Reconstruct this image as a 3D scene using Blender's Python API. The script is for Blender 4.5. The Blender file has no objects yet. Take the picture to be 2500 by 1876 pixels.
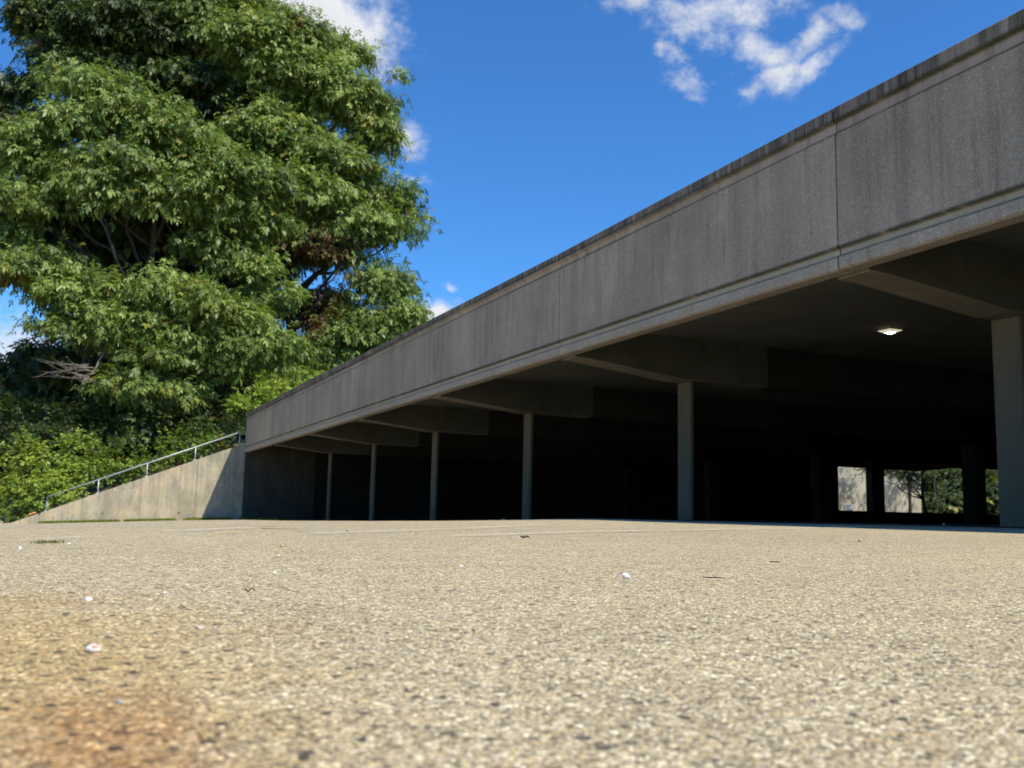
import bpy, math, random
import numpy as np
from mathutils import Matrix, Vector
S = bpy.context.scene
rng = np.random.default_rng(7); random.seed(7)
# ------------------------------------------------------------------ camera, sky, sun
CAMH = 0.17
YAW, PITCH, ROLL, FPX = 0.41610, 0.13250, 0.02200, 2387.5
cy, sy, cp, sp = math.cos(YAW), math.sin(YAW), math.cos(PITCH), math.sin(PITCH)
_f = np.array([sy*cp, cy*cp, sp]); _r0 = np.array([cy, -sy, 0.0]); _u0 = np.cross(_r0, _f)
_r = math.cos(ROLL)*_r0 + math.sin(ROLL)*_u0; _u = -math.sin(ROLL)*_r0 + math.cos(ROLL)*_u0
cam_d = bpy.data.cameras.new('camera'); cam = bpy.data.objects.new('camera', cam_d); S.collection.objects.link(cam)
cam.matrix_world = Matrix(((_r[0], _u[0], -_f[0], 0), (_r[1], _u[1], -_f[1], 0), (_r[2], _u[2], -_f[2], CAMH), (0, 0, 0, 1)))
cam_d.sensor_width = 36; cam_d.sensor_fit = 'HORIZONTAL'; cam_d.lens = FPX/2500*36
cam_d.clip_start = 0.02; cam_d.clip_end = 3000
cam_d.dof.use_dof = True; cam_d.dof.focus_distance = 3.0; cam_d.dof.aperture_fstop = 7.6
S.camera = cam
S.view_settings.view_transform = 'Standard'; S.view_settings.look = 'None'
S.view_settings.exposure = 0.22; S.view_settings.gamma = 1; S.view_settings.use_curve_mapping = False
SUN = Vector((0.352, -0.70, 1.0)).normalized()          # towards the sun
EL = math.asin(SUN.z); AZ = math.atan2(SUN.x, SUN.y)

class NT:
    """tiny node graph builder"""
    def __init__(s, tree): s.t = tree; s.t.nodes.clear()
    def n(s, typ, **k):
        nd = s.t.nodes.new(typ)
        for a, v in k.items():
            if a == 'ins':
                for i, x in v.items(): s.set(nd.inputs[i], x)
            else: setattr(nd, a, v)
        return nd
    def set(s, inp, x):
        if isinstance(x, bpy.types.NodeSocket): s.t.links.new(x, inp)
        elif isinstance(x, bpy.types.Node): s.t.links.new(x.outputs[0], inp)
        else: inp.default_value = x
    def m(s, op, a, b=None, c=None, clamp=False):
        nd = s.t.nodes.new('ShaderNodeMath'); nd.operation = op; nd.use_clamp = clamp
        for i, x in enumerate((a, b, c)):
            if x is not None: s.set(nd.inputs[i], x)
        return nd.outputs[0]
    def mix(s, f, a, b, mode='MIX'):
        nd = s.t.nodes.new('ShaderNodeMix'); nd.data_type = 'RGBA'; nd.blend_type = mode
        s.set(nd.inputs[0], f); s.set(nd.inputs[6], a); s.set(nd.inputs[7], b)
        return nd.outputs[2]
    def noise(s, vec, scale, detail=4, rough=.55, out=0, **k):
        nd = s.n('ShaderNodeTexNoise', ins={'Scale': scale, 'Detail': detail, 'Roughness': rough}, **k)
        if vec is not None: s.set(nd.inputs['Vector'], vec)
        return nd.outputs[out]
    def mapr(s, v, a, b, c=0., d=1., smooth=False):
        nd = s.t.nodes.new('ShaderNodeMapRange'); nd.interpolation_type = 'SMOOTHSTEP' if smooth else 'LINEAR'
        s.set(nd.inputs[0], v)
        for i, x in zip((1, 2, 3, 4), (a, b, c, d)): s.set(nd.inputs[i], x)
        return nd.outputs[0]
    def vscale(s, vec, sc, off=(0, 0, 0)):
        nd = s.t.nodes.new('ShaderNodeMapping'); s.set(nd.inputs[0], vec)
        nd.inputs['Scale'].default_value = sc; nd.inputs['Location'].default_value = off
        return nd.outputs[0]
    def ramp(s, f, stops, interp='LINEAR'):
        nd = s.t.nodes.new('ShaderNodeValToRGB'); s.set(nd.inputs[0], f); r = nd.color_ramp; r.interpolation = interp
        while len(r.elements) < len(stops): r.elements.new(0.5)
        for e, (p, c) in zip(r.elements, stops): e.position = p; e.color = (*c, 1) if len(c) == 3 else c
        return nd.outputs[0]

def ray(px, py):
    return _f + (px-1250)/FPX*_r - (py-938)/FPX*_u
def atY(px, py, Y):
    d = ray(px, py); return np.array([0, 0, CAMH]) + d*Y/d[1]

# sky with the few white clouds of the day, laid out by compass direction and height
W = bpy.data.worlds.new('World'); S.world = W; W.use_nodes = True
w = NT(W.node_tree)
sky = w.n('ShaderNodeTexSky', sky_type='NISHITA', sun_disc=False, sun_elevation=EL, sun_rotation=AZ,
          altitude=200.0, air_density=1.0, dust_density=0.1, ozone_density=4.0)
tc = w.n('ShaderNodeTexCoord').outputs['Generated']
xyz = w.n('ShaderNodeSeparateXYZ', ins={0: tc})
az = w.m('ARCTAN2', xyz.outputs[0], xyz.outputs[1]); el = w.m('ARCSINE', xyz.outputs[2])
wn = w.noise(tc, 14, 6, .6, out=1); wsep = w.n('ShaderNodeSeparateColor', ins={0: wn})
azd = w.m('ADD', az, w.m('MULTIPLY', w.m('SUBTRACT', wsep.outputs[0], .5), .05))
eld = w.m('ADD', el, w.m('MULTIPLY', w.m('SUBTRACT', wsep.outputs[1], .5), .05))
CL = [(730, 0, 180, 85, 18, 1.6), (840, 60, 115, 46, 38, 1.4), (900, 100, 55, 26, 35, .9), (990, 350, 42, 38, -30, .85), (890, 375, 40, 22, 0, .8), (1015, 440, 42, 14, -10, .6),
      (1640, 20, 130, 35, 15, .75), (1560, 8, 90, 30, 0, .8), (1690, 60, 80, 22, 20, .55), (1900, 190, 70, 25, -30, .8), (1625, 120, 26, 22, 0, .6), (1930, 15, 60, 18, 0, .4), (1760, 30, 150, 55, 0, .85), (1850, 135, 105, 42, 25, 1.0), (1960, 110, 75, 38, -55, .85), (1985, 165, 60, 22, -40, .8),
      (2035, 45, 48, 26, 20, .65), (1650, 135, 45, 20, 15, .6), (1690, 195, 55, 22, 25, .65), (1780, 192, 60, 16, 0, .5),
      (1093, 697, 22, 12, 0, .75), (1060, 768, 55, 32, -20, 1.5), (20, 880, 160, 90, 0, .9), (1480, 20, 40, 30, 0, .3), (985, 100, 40, 16, -30, .35), (1830, 228, 40, 10, -10, .4)]
tot = None
for (px, py, rx, ry, rot, amp) in CL:
    d = ray(px, py); d = d/np.linalg.norm(d); a0 = math.atan2(d[0], d[1]); e0 = math.asin(d[2])
    da = w.m('MULTIPLY', w.m('SUBTRACT', azd, a0), math.cos(e0)); de = w.m('SUBTRACT', eld, e0)
    c, s_ = math.cos(-math.radians(rot)), math.sin(-math.radians(rot))
    u = w.m('ADD', w.m('MULTIPLY', da, c*FPX/rx), w.m('MULTIPLY', de, s_*FPX/rx))
    v = w.m('ADD', w.m('MULTIPLY', da, -s_*FPX/ry), w.m('MULTIPLY', de, c*FPX/ry))
    q = w.m('ADD', w.m('MULTIPLY', u, u), w.m('MULTIPLY', v, v))
    g = w.m('MULTIPLY', w.m('EXPONENT', w.m('MULTIPLY', q, -.9)), amp)
    tot = g if tot is None else w.m('MAXIMUM', tot, g)
cn = w.noise(w.vscale(tc, (1, 1, 1.4)), 23, 10, .66)
dens = w.m('ADD', tot, w.m('MULTIPLY', w.m('SUBTRACT', cn, .5), 2.3))
dens = w.m('MULTIPLY', w.mapr(dens, .10, 1.25, smooth=True), w.mapr(tot, .04, .25, smooth=True))
shade = w.mapr(w.noise(tc, 9, 4), .35, .65, .84, 1.0)
cloudc = w.n('ShaderNodeCombineColor', ins={0: w.m('MULTIPLY', shade, 7.2), 1: w.m('MULTIPLY', shade, 7.4), 2: w.m('MULTIPLY', shade, 7.7)})
skyc = w.mix(1.0, sky.outputs[0], (0.48, 1.02, 1.52, 1), 'MULTIPLY')
col = w.mix(dens, skyc, cloudc.outputs[0])
bg = w.n('ShaderNodeBackground', ins={'Color': col, 'Strength': 0.105})
w.n('ShaderNodeOutputWorld', ins={0: bg})

sun_d = bpy.data.lights.new('sun', 'SUN'); sun_d.energy = 4.9; sun_d.angle = math.radians(.53); sun_d.color = (1.0, .93, .79)
sun = bpy.data.objects.new('sun', sun_d); S.collection.objects.link(sun)
sun.rotation_euler = SUN.to_track_quat('Z', 'Y').to_euler(); sun.location = (30, -60, 80)

# ------------------------------------------------------------------ helpers
def link_mesh(name, me, mat=None, parent=None):
    o = bpy.data.objects.new(name, me); S.collection.objects.link(o)
    if mat is not None: me.materials.append(mat)
    if parent is not None: o.parent = parent
    return o
def mesh(name, verts, faces, mat=None, parent=None, smooth=False):
    me = bpy.data.meshes.new(name); me.from_pydata([tuple(map(float, v)) for v in verts], [], faces); me.validate(); me.update()
    if smooth: me.polygons.foreach_set('use_smooth', [True]*len(me.polygons))
    return link_mesh(name, me, mat, parent)
def quads(name, V, mat, parent=None, attr=None, smooth=False):
    """V: (n,4,3) numpy quads, attr: (n,) or (n,3) per-quad value"""
    n = len(V); me = bpy.data.meshes.new(name)
    me.vertices.add(n*4); me.vertices.foreach_set('co', V.reshape(-1).astype(np.float32))
    me.loops.add(n*4); me.loops.foreach_set('vertex_index', np.arange(n*4, dtype=np.int32))
    me.polygons.add(n); me.polygons.foreach_set('loop_start', np.arange(0, n*4, 4, dtype=np.int32))
    if attr is not None:
        a = me.attributes.new('tint', 'FLOAT_VECTOR', 'FACE'); a.data.foreach_set('vector', attr.reshape(-1).astype(np.float32))
    me.update(calc_edges=True)
    return link_mesh(name, me, mat, parent)
class MB:
    def __init__(s): s.v = []; s.f = []
    def box(s, a, b):
        (x0, y0, z0), (x1, y1, z1) = a, b; k = len(s.v)
        s.v += [(x0,y0,z0),(x1,y0,z0),(x1,y1,z0),(x0,y1,z0),(x0,y0,z1),(x1,y0,z1),(x1,y1,z1),(x0,y1,z1)]
        s.f += [tuple(k+i for i in q) for q in ((0,3,2,1),(4,5,6,7),(0,1,5,4),(1,2,6,5),(2,3,7,6),(3,0,4,7))]; return s
    def prism(s, prof, axis, a, b, cuts=1):
        """closed profile extruded along an axis (0 x, 1 y, 2 z) between a and b"""
        k = len(s.v); n = len(prof)
        for i in range(cuts+1):
            t = a+(b-a)*i/cuts
            for (p, q) in prof:
                s.v.append({0: (t, p, q), 1: (p, t, q), 2: (p, q, t)}[axis])
        for i in range(cuts):
            for j in range(n):
                s.f.append((k+i*n+j, k+i*n+(j+1) % n, k+(i+1)*n+(j+1) % n, k+(i+1)*n+j))
        s.f.append(tuple(k+j for j in range(n))[::-1]); s.f.append(tuple(k+cuts*n+j for j in range(n))); return s
    def tube(s, pts, rad, n=8, cap=True):
        pts = [Vector(p) for p in pts]; k0 = len(s.v)
        rad = rad if hasattr(rad, '__len__') else [rad]*len(pts)
        up = Vector((0.3, 0.2, 1)).normalized()
        for i, p in enumerate(pts):
            t = (pts[min(i+1, len(pts)-1)]-pts[max(i-1, 0)]).normalized()
            a = t.cross(up if abs(t.dot(up)) < .95 else Vector((1, 0, 0))).normalized(); b = t.cross(a)
            for j in range(n):
                q = p+(a*math.cos(2*math.pi*j/n)+b*math.sin(2*math.pi*j/n))*rad[i]; s.v.append(tuple(q))
        for i in range(len(pts)-1):
            for j in range(n):
                s.f.append((k0+i*n+j, k0+i*n+(j+1) % n, k0+(i+1)*n+(j+1) % n, k0+(i+1)*n+j))
        if cap:
            s.f.append(tuple(k0+j for j in range(n))); s.f.append(tuple(k0+(len(pts)-1)*n+j for j in range(n))[::-1])
        return s
    def build(s, name, mat, parent=None, smooth=False, bevel=0):
        o = mesh(name, s.v, s.f, mat, parent, smooth)
        import bmesh
        bm = bmesh.new(); bm.from_mesh(o.data); bmesh.ops.recalc_face_normals(bm, faces=bm.faces)
        if bevel: bmesh.ops.bevel(bm, geom=[e for e in bm.edges if e.is_manifold and e.calc_face_angle(0) > .5], offset=bevel, segments=1, affect='EDGES')
        bm.to_mesh(o.data); bm.free(); return o
def empty(name, loc=(0, 0, 0)):
    o = bpy.data.objects.new(name, None); o.location = loc; S.collection.objects.link(o); o.empty_display_size = .3; return o
def keep(child, parent):
    child.parent = parent; child.matrix_parent_inverse = Matrix.Translation(-Vector(parent.location)); return child
def tag(o, label, cat, group=None):
    o['label'] = label; o['category'] = cat
    if group: o['group'] = group
    return o
def kind(o, k): o['kind'] = k; return o

# ------------------------------------------------------------------ ground form
AZK = np.array([-3.15, -1.6, -.3, -.036, .11, .152, .219, .276, .346, .424, .465, .502, .605, .72, .90, 1.6, 3.15])
EK  = np.array([-.008, -.008, -.019, -.0188, -.0127, -.0113, -.0108, -.0100, -.0079, -.0052, -.0034, -.0022, -.0019, -.0013, -.0002, 0., -.008])
def ground_z(x, y):
    x = np.asarray(x, float); y = np.asarray(y, float)
    r = np.hypot(x, y); a = np.arctan2(x, y); e = np.interp(a, AZK, EK)
    rr = np.minimum(r, 62.); E = np.exp(-(rr/6.5)**1.3)
    return CAMH + e*rr*(1-E) - CAMH*E
def to_ground(px, py):
    d = ray(px, py); t = 1.0
    lo, hi = .2, 60.
    def g(t): p = d*t; return CAMH+p[2]-ground_z(p[0], p[1])
    ts = np.geomspace(.3, 60, 600); vals = np.array([g(t) for t in ts]); k = np.argmax(vals < 0)
    if vals[k] >= 0: k = len(ts)-1
    lo, hi = ts[max(k-1, 0)], ts[k]
    for _ in range(30):
        m_ = (lo+hi)/2
        if g(m_) > 0: lo = m_
        else: hi = m_
    p = d*lo; return np.array([p[0], p[1], float(ground_z(p[0], p[1]))])

# ------------------------------------------------------------------ materials
def principled(nt, col, rough=.9, normal=None, spec=.3, **k):
    p = nt.n('ShaderNodeBsdfPrincipled', ins={'Base Color': col, 'Roughness': rough, 'Specular IOR Level': spec, **k})
    if normal is not None: nt.set(p.inputs['Normal'], normal)
    nt.n('ShaderNodeOutputMaterial', ins={0: p}); return p
def newmat(name):
    m = bpy.data.materials.new(name); m.use_nodes = True; return m, NT(m.node_tree)
def plainmat(name, col, rough=.6, metal=0., var=.25, scale=6.):
    m, t = newmat(name); pos = t.n('ShaderNodeNewGeometry').outputs[0]
    n = t.noise(pos, scale, 5, .6); c = t.mix(t.mapr(n, .35, .65), tuple(x*(1-var) for x in col)+(1,), tuple(min(1, x*(1+var)) for x in col)+(1,))
    principled(t, c, rough, Metallic=metal); return m

def asphalt():
    m, t = newmat('worn_asphalt'); pos = t.n('ShaderNodeNewGeometry').outputs[0]
    sep = t.n('ShaderNodeSeparateXYZ', ins={0: pos}); X, Y = sep.outputs[0], sep.outputs[1]
    flat = t.n('ShaderNodeCombineXYZ', ins={0: X, 1: Y}).outputs[0]
    rt = t.n('ShaderNodeMapping'); t.set(rt.inputs[0], flat); rt.inputs['Rotation'].default_value = (.62, .87, .45); rot_ = rt.outputs[0]
    warp = t.noise(flat, 75, 3, .6, out=1)
    wv = t.n('ShaderNodeVectorMath', operation='SCALE', ins={0: warp, 3: .016}).outputs[0]
    fw = t.n('ShaderNodeVectorMath', operation='ADD', ins={0: rot_, 1: wv}).outputs[0]
    v1 = t.n('ShaderNodeTexVoronoi', feature='F1', voronoi_dimensions='3D', ins={'Scale': 185., 'Randomness': 1.}); t.set(v1.inputs['Vector'], fw)
    v2 = t.n('ShaderNodeTexVoronoi', feature='F1', voronoi_dimensions='3D', ins={'Scale': 330., 'Randomness': 1.}); t.set(v2.inputs['Vector'], fw)
    v3 = t.n('ShaderNodeTexVoronoi', feature='F1', voronoi_dimensions='3D', ins={'Scale': 62., 'Randomness': 1.}); t.set(v3.inputs['Vector'], fw)
    c1 = t.n('ShaderNodeSeparateColor', ins={0: v1.outputs['Color']}); c2 = t.n('ShaderNodeSeparateColor', ins={0: v2.outputs['Color']})
    c3 = t.n('ShaderNodeSeparateColor', ins={0: v3.outputs['Color']})
    stones = t.ramp(c1.outputs[0], [(0, (.05,.05,.05)), (.09, (.15,.14,.12)), (.20, (.31,.27,.21)), (.42, (.44,.39,.32)), (.60, (.56,.50,.40)), (.74, (.52,.40,.22)), (.82, (.72,.68,.60)), (.93, (.92,.89,.82))], 'CONSTANT')
    fine = t.ramp(c2.outputs[1], [(0, (.13,.115,.095)), (.2, (.30,.265,.215)), (.5, (.44,.39,.32)), (.8, (.54,.48,.385)), (.95, (.68,.64,.56))], 'CONSTANT')
    c = t.mix(t.mapr(v1.outputs['Distance'], .46, .60), stones, fine)
    # a few larger stones
    big = t.m('MULTIPLY', t.mapr(v3.outputs['Distance'], .40, .33), t.mapr(c3.outputs[0], .76, .77))
    bigc = t.ramp(c3.outputs[1], [(0, (.07,.07,.07)), (.45, (.24,.20,.16)), (.6, (.55,.47,.33)), (.8, (.66,.62,.55))], 'CONSTANT')
    c = t.mix(big, c, bigc)
    lo = t.noise(flat, .35, 5, .6); c = t.mix(1., c, t.ramp(lo, [(.3, (1.22,1.13,.87)), (.55, (1.38,1.27,.95)), (.75, (1.50,1.38,1.02))]), 'MULTIPLY')
    mid = t.noise(flat, 5., 4, .6); c = t.mix(1., c, t.ramp(mid, [(.3, (.92,.92,.92)), (.7, (1.07,1.07,1.06))]), 'MULTIPLY')
    # rust stain by the camera and the ochre ground around it
    def blob(cx, cy_, rx, ry, ns, na):
        u = t.m('DIVIDE', t.m('SUBTRACT', X, cx), rx); v = t.m('DIVIDE', t.m('SUBTRACT', Y, cy_), ry)
        d = t.m('SQRT', t.m('ADD', t.m('MULTIPLY', u, u), t.m('MULTIPLY', v, v)))
        d = t.m('ADD', d, t.m('MULTIPLY', t.m('SUBTRACT', t.noise(flat, ns, 5, .65), .5), na))
        return t.mapr(d, 1.35, .1, 0., 1., smooth=True)
    st = to_ground(300, 1770); st2 = to_ground(300, 1560)
    b1 = blob(st[0]-.015, st[1]-.06, .085, .25, 16, 1.5); b2 = blob(st2[0]-.14, st2[1]-.12, .34, .75, 5, 1.4)
    c = t.mix(t.m('MULTIPLY', b2, .95), c, t.mix(1., c, (1.0,.87,.62,1), 'MULTIPLY'))
    c = t.mix(t.m('MULTIPLY', t.m('MULTIPLY', b1, t.mapr(t.noise(flat, 28, 5, .7), .3, .6, .55, 1.)), .95), c, t.mix(1., c, (.82,.60,.44,1), 'MULTIPLY'))
    h = t.m('ADD', t.m('MULTIPLY', t.m('SUBTRACT', 1., v1.outputs['Distance']), 1.0), t.m('MULTIPLY', c1.outputs[1], .8))
    h = t.m('ADD', h, t.m('MULTIPLY', t.m('SUBTRACT', 1., v2.outputs['Distance']), .35))
    h = t.m('ADD', h, t.m('MULTIPLY', t.noise(flat, 1.5, 3), .0))
    b = t.n('ShaderNodeBump', ins={'Strength': 1.0, 'Distance': .0036, 'Height': h})
    principled(t, c, .85, b.outputs[0], .35); return m

def concrete(name, base, agg=True, streak=.6, profile=None, warm=0., moss=0.0, form=False, bright=1.0):
    """weathered concrete; profile = heights of the facade bands (exposed aggregate fields and smooth bands)"""
    m, t = newmat(name); geo = t.n('ShaderNodeNewGeometry'); pos = geo.outputs[0]
    sep = t.n('ShaderNodeSeparateXYZ', ins={0: pos}); Z = sep.outputs[2]
    hor = t.m('ADD', t.m('MULTIPLY', sep.outputs[0], 1.0), sep.outputs[1])      # runs along either wall
    hv = t.n('ShaderNodeCombineXYZ', ins={0: hor, 1: t.m('MULTIPLY', Z, .05)}).outputs[0]
    b = tuple(x*bright for x in base)
    c = t.mix(t.mapr(t.noise(pos, .55, 6, .62), .35, .66), tuple(x*.82 for x in b)+(1,), tuple(x*1.12 for x in b)+(1,))
    # thin and broad rain streaks
    s1 = t.noise(hv, 9., 5, .7); s2 = t.noise(hv, 2.2, 4, .6)
    gate = t.mapr(t.noise(pos, .8, 3, .5), .35, .65)
    sk = t.m('MULTIPLY', t.mapr(s1, .53, .72), gate); c = t.mix(t.m('MULTIPLY', sk, streak*.85), c, tuple(x*.42 for x in b)+(1,))
    c = t.mix(t.m('MULTIPLY', t.mapr(s2, .5, .75), streak*.45), c, tuple(x*.62 for x in b)+(1,))
    c = t.mix(t.m('MULTIPLY', t.mapr(t.noise(hv, 14., 3, .6), .60, .75), .25*streak), c, tuple(min(1, x*1.35) for x in b)+(1,))
    if warm:
        c = t.mix(t.m('MULTIPLY', t.mapr(t.noise(pos, 1.1, 5, .6), .42, .62), warm), c, (b[0]*1.08, b[1]*1.0, b[2]*.84, 1))
        c = t.mix(t.m('MULTIPLY', t.mapr(t.noise(t.vscale(pos, (1, 1, .6), (9, 3, 5)), 1.6, 6, .65), .48, .62), .75*warm), c, (b[0]*.62, b[1]*.64, b[2]*.62, 1))
        c = t.mix(t.m('MULTIPLY', t.mapr(t.noise(t.vscale(pos, (1, 1, 1.), (2, 7, 1)), 2.6, 7, .7), .60, .66), .5*warm), c, (b[0]*1.35, b[1]*1.32, b[2]*1.2, 1))
    hgt = t.m('MULTIPLY', t.noise(pos, 24, 5, .6), .3)
    if profile:
        z0, z1, z2, z3, z4, ztop = profile       # bottom band | smooth band | field | smooth band | coping | top
        step = lambda a: t.mapr(Z, a-.006, a+.006)
        wob = lambda sc: t.m('MULTIPLY', t.m('SUBTRACT', t.noise(hv, sc, 4, .6), .5), .35)
        field = t.m('SUBTRACT', step(z2), step(z3)); low = t.m('SUBTRACT', 1., step(z1)); ag = t.m('ADD', field, low, clamp=True)
        smooth_b = t.m('SUBTRACT', step(z1), step(z2))
        c = t.mix(t.m('MULTIPLY', smooth_b, .55), c, (b[0]*1.12, b[1]*1.14, b[2]*1.04, 1))
        c = t.mix(t.m('MULTIPLY', low, .35), c, (b[0]*1.25, b[1]*1.24, b[2]*1.26, 1))
        # black algae on the coping, running down in tongues
        cop = step(z4); tongue = t.mapr(t.m('ADD', t.m('MULTIPLY', t.m('SUBTRACT', Z, z3-.45), .75), t.m('MULTIPLY', t.mapr(t.noise(hv, 5.5, 6, .75), .3, .7), .9)), .88, 1.30)
        alg = t.m('MULTIPLY', t.mapr(t.noise(hv, 9., 7, .8), .36, .54), t.mapr(t.noise(hv, 1.6, 3, .6), .36, .52, .5, 1.))
        c = t.mix(t.m('MULTIPLY', t.mapr(t.noise(hv, 4., 5, .7), .50, .66), t.m('MULTIPLY', t.mapr(Z, z2, z3), .55)), c, (b[0]*.45, b[1]*.45, b[2]*.45, 1))
        c = t.mix(t.m('MULTIPLY', tongue, .75), c, (b[0]*.33, b[1]*.33, b[2]*.32, 1))
        c = t.mix(t.m('MULTIPLY', t.m('MULTIPLY', cop, alg), .82), c, (.028, .028, .026, 1))
        # mossy dirt and painted shadow lines along the band recesses
        for zz, wd, a_ in ((z2, .036, .85), (z4, .040, .8), (z3, .024, .75), (z1, .020, .6)):
            dl = t.m('ABSOLUTE', t.m('SUBTRACT', Z, zz))
            k_ = t.m('MULTIPLY', t.mapr(dl, wd, wd*.15), t.mapr(t.noise(hv, 3., 5, .7), .22, .45))
            c = t.mix(t.m('MULTIPLY', k_, a_), c, (.035, .038, .026, 1))
        vo = t.n('ShaderNodeTexVoronoi', feature='F1', ins={'Scale': 78., 'Randomness': 1.}); t.set(vo.inputs['Vector'], pos)
        vc = t.n('ShaderNodeSeparateColor', ins={0: vo.outputs['Color']})
        spk = t.ramp(vc.outputs[0], [(0, (.62,.62,.62)), (.3, (.84,.84,.84)), (.6, (1,1,1)), (.82, (1.2,1.19,1.17)), (.95, (1.65,1.63,1.6))], 'CONSTANT')
        c = t.mix(t.m('MULTIPLY', ag, .55), c, t.mix(1., c, spk, 'MULTIPLY'))
        hgt = t.m('ADD', hgt, t.m('MULTIPLY', ag, t.m('MULTIPLY', t.m('SUBTRACT', 1, vo.outputs['Distance']), .8)))
        # faint green bloom
        c = t.mix(t.m('MULTIPLY', t.mapr(t.noise(pos, .7, 4), .57, .68), .22), c, (b[0]*.95, b[1]*1.05, b[2]*.7, 1))
    else:
        spk = t.noise(pos, 130, 3, .7); c = t.mix(1., c, t.ramp(spk, [(.3, (.86,.86,.86)), (.7, (1.14,1.14,1.13))]), 'MULTIPLY')
    if form:   # board and tie marks of the cast wall
        bd = t.noise(t.vscale(hv, (1, .2, 1)), 34., 2, .5); c = t.mix(.8, c, t.mix(1., c, t.ramp(bd, [(.35, (.72,.72,.71)), (.65, (1.18,1.18,1.17))]), 'MULTIPLY'))
        low_ = t.noise(t.vscale(pos, (1, 1, .5), (4, 1, 2)), .9, 6, .7); c = t.mix(t.m('MULTIPLY', t.mapr(low_, .48, .64), .55), c, (b[0]*.52, b[1]*.50, b[2]*.46, 1))
        # board lines: thin dark joints every 2.44 m along the wall
        jl = t.m('ABSOLUTE', t.m('SUBTRACT', t.m('FRACT', t.m('DIVIDE', t.m('ADD', sep.outputs[0], 100.+.9), 2.44)), .5)); c = t.mix(t.mapr(jl, .0065, .002), c, (b[0]*.35, b[1]*.35, b[2]*.33, 1))
        # white scrawl of old patching mortar
        sc_ = t.m('ABSOLUTE', t.m('SUBTRACT', t.noise(t.vscale(pos, (1, 1, .8), (3, 3, 8)), 1.1, 3, .5), .5)); c = t.mix(t.m('MULTIPLY', t.mapr(sc_, .010, .003), t.mapr(t.noise(pos, .7, 2),   .50, .60, 0., .28)), c, (min(1, b[0]*1.5), min(1, b[1]*1.5), b[2]*1.5, 1))
    if moss:
        k_ = t.m('MULTIPLY', t.mapr(t.noise(pos, 1.3, 6, .65), .5, .68), moss); c = t.mix(k_, c, (.05, .06, .03, 1))
    if profile:
        oi = t.n('ShaderNodeObjectInfo').outputs['Random']; c = t.mix(1., c, t.ramp(oi, [(0, (.88,.88,.87)), (1, (1.10,1.09,1.08))]), 'MULTIPLY')
    bp = t.n('ShaderNodeBump', ins={'Strength': .7, 'Distance': .006, 'Height': hgt})
    principled(t, c, .92, bp.outputs[0], .2); return m

def leafmat(name, cols, trans=.30):
    """cols: dark, mid, light greens picked per leaf by its tint; tint.y browns the leaf, tint.z yellows it"""
    m, t = newmat(name); at = t.n('ShaderNodeAttribute', attribute_name='tint'); sp_ = t.n('ShaderNodeSeparateXYZ', ins={0: at.outputs['Vector']})
    c = t.ramp(sp_.outputs[0], [(0, cols[0]), (.5, cols[1]), (1, cols[2])])
    c = t.mix(sp_.outputs[2], c, (.30, .27, .03, 1)); c = t.mix(sp_.outputs[1], c, (.115, .050, .022, 1))
    p = t.n('ShaderNodeBsdfPrincipled', ins={'Base Color': c, 'Roughness': .48, 'Specular IOR Level': .42})
    tr = t.n('ShaderNodeBsdfTranslucent', ins={0: t.mix(1., c, (1.25, 1.35, .5, 1), 'MULTIPLY')})
    mx = t.n('ShaderNodeMixShader', ins={0: trans, 1: p.outputs[0], 2: tr.outputs[0]}); t.n('ShaderNodeOutputMaterial', ins={0: mx}); return m
M_asph = asphalt()
PZ = [CAMH+z for z in (2.695, 2.843, 2.945, 4.235, 4.372, 4.53)]
M_panel = concrete('facade_concrete', (.42, .343, .258), profile=PZ, streak=1.5)
M_struct = concrete('frame_concrete', (.26, .21, .145), streak=.5, moss=.25)
M_soffit = concrete('soffit_concrete', (.045, .041, .032), streak=.4, moss=.3)  # dark copy for inner beams and rear slab, interior fade painted in
M_slab = concrete('slab_concrete', (.21, .195, .155), streak=.4, moss=.2)
M_col = concrete('column_concrete', (.165, .135, .092), streak=.7, moss=.35)
M_side = concrete('shaded_mossy_beam_concrete', (.115, .110, .084), streak=.5, moss=.4)  # shade of the beam sides put into the colour, over greenish moss
M_inner = concrete('shade_black_concrete', (.022, .022, .02), streak=.4)  # near-black base paints in the shade of the deep interior
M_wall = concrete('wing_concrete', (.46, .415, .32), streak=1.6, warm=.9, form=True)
M_wallin = concrete('shaded_wall_concrete', (.085, .076, .06), streak=.8, warm=.3, form=True)  # darkened base, shade of the covered end wall painted in
M_farwall = concrete('far_concrete', (.42, .39, .30), streak=.5, warm=.25, form=True)
M_galv = plainmat('galvanised_steel', (.50, .53, .56), .45, .35, .15, 12)
M_bark = plainmat('bark', (.055, .045, .034), .95, 0, .45, 9)
M_dead = plainmat('dead_wood', (.19, .16, .13), .9, 0, .3, 9)
M_leafA = leafmat('leaf_green', ((.036, .066, .012), (.142, .205, .038), (.30, .385, .090)))
M_leafB = leafmat('leaf_deep', ((.022, .040, .010), (.066, .100, .022), (.14, .19, .048)))  # darker copy of the leaf greens, shade of rear foliage put into colour
M_leafS = leafmat('leaf_shrub', ((.07, .12, .016), (.18, .27, .035), (.31, .40, .055)), .35)
M_soil = plainmat('soil', (.10, .085, .06), 1., 0, .4, 2)
M_white = plainmat('white_quartz', (.80, .78, .75), .6, 0, .1, 40)
M_pebble = plainmat('pale_stone', (.50, .45, .38), .8, 0, .3, 60)
M_dark = plainmat('dark_twig', (.05, .042, .03), .9, 0, .3, 60)

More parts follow.
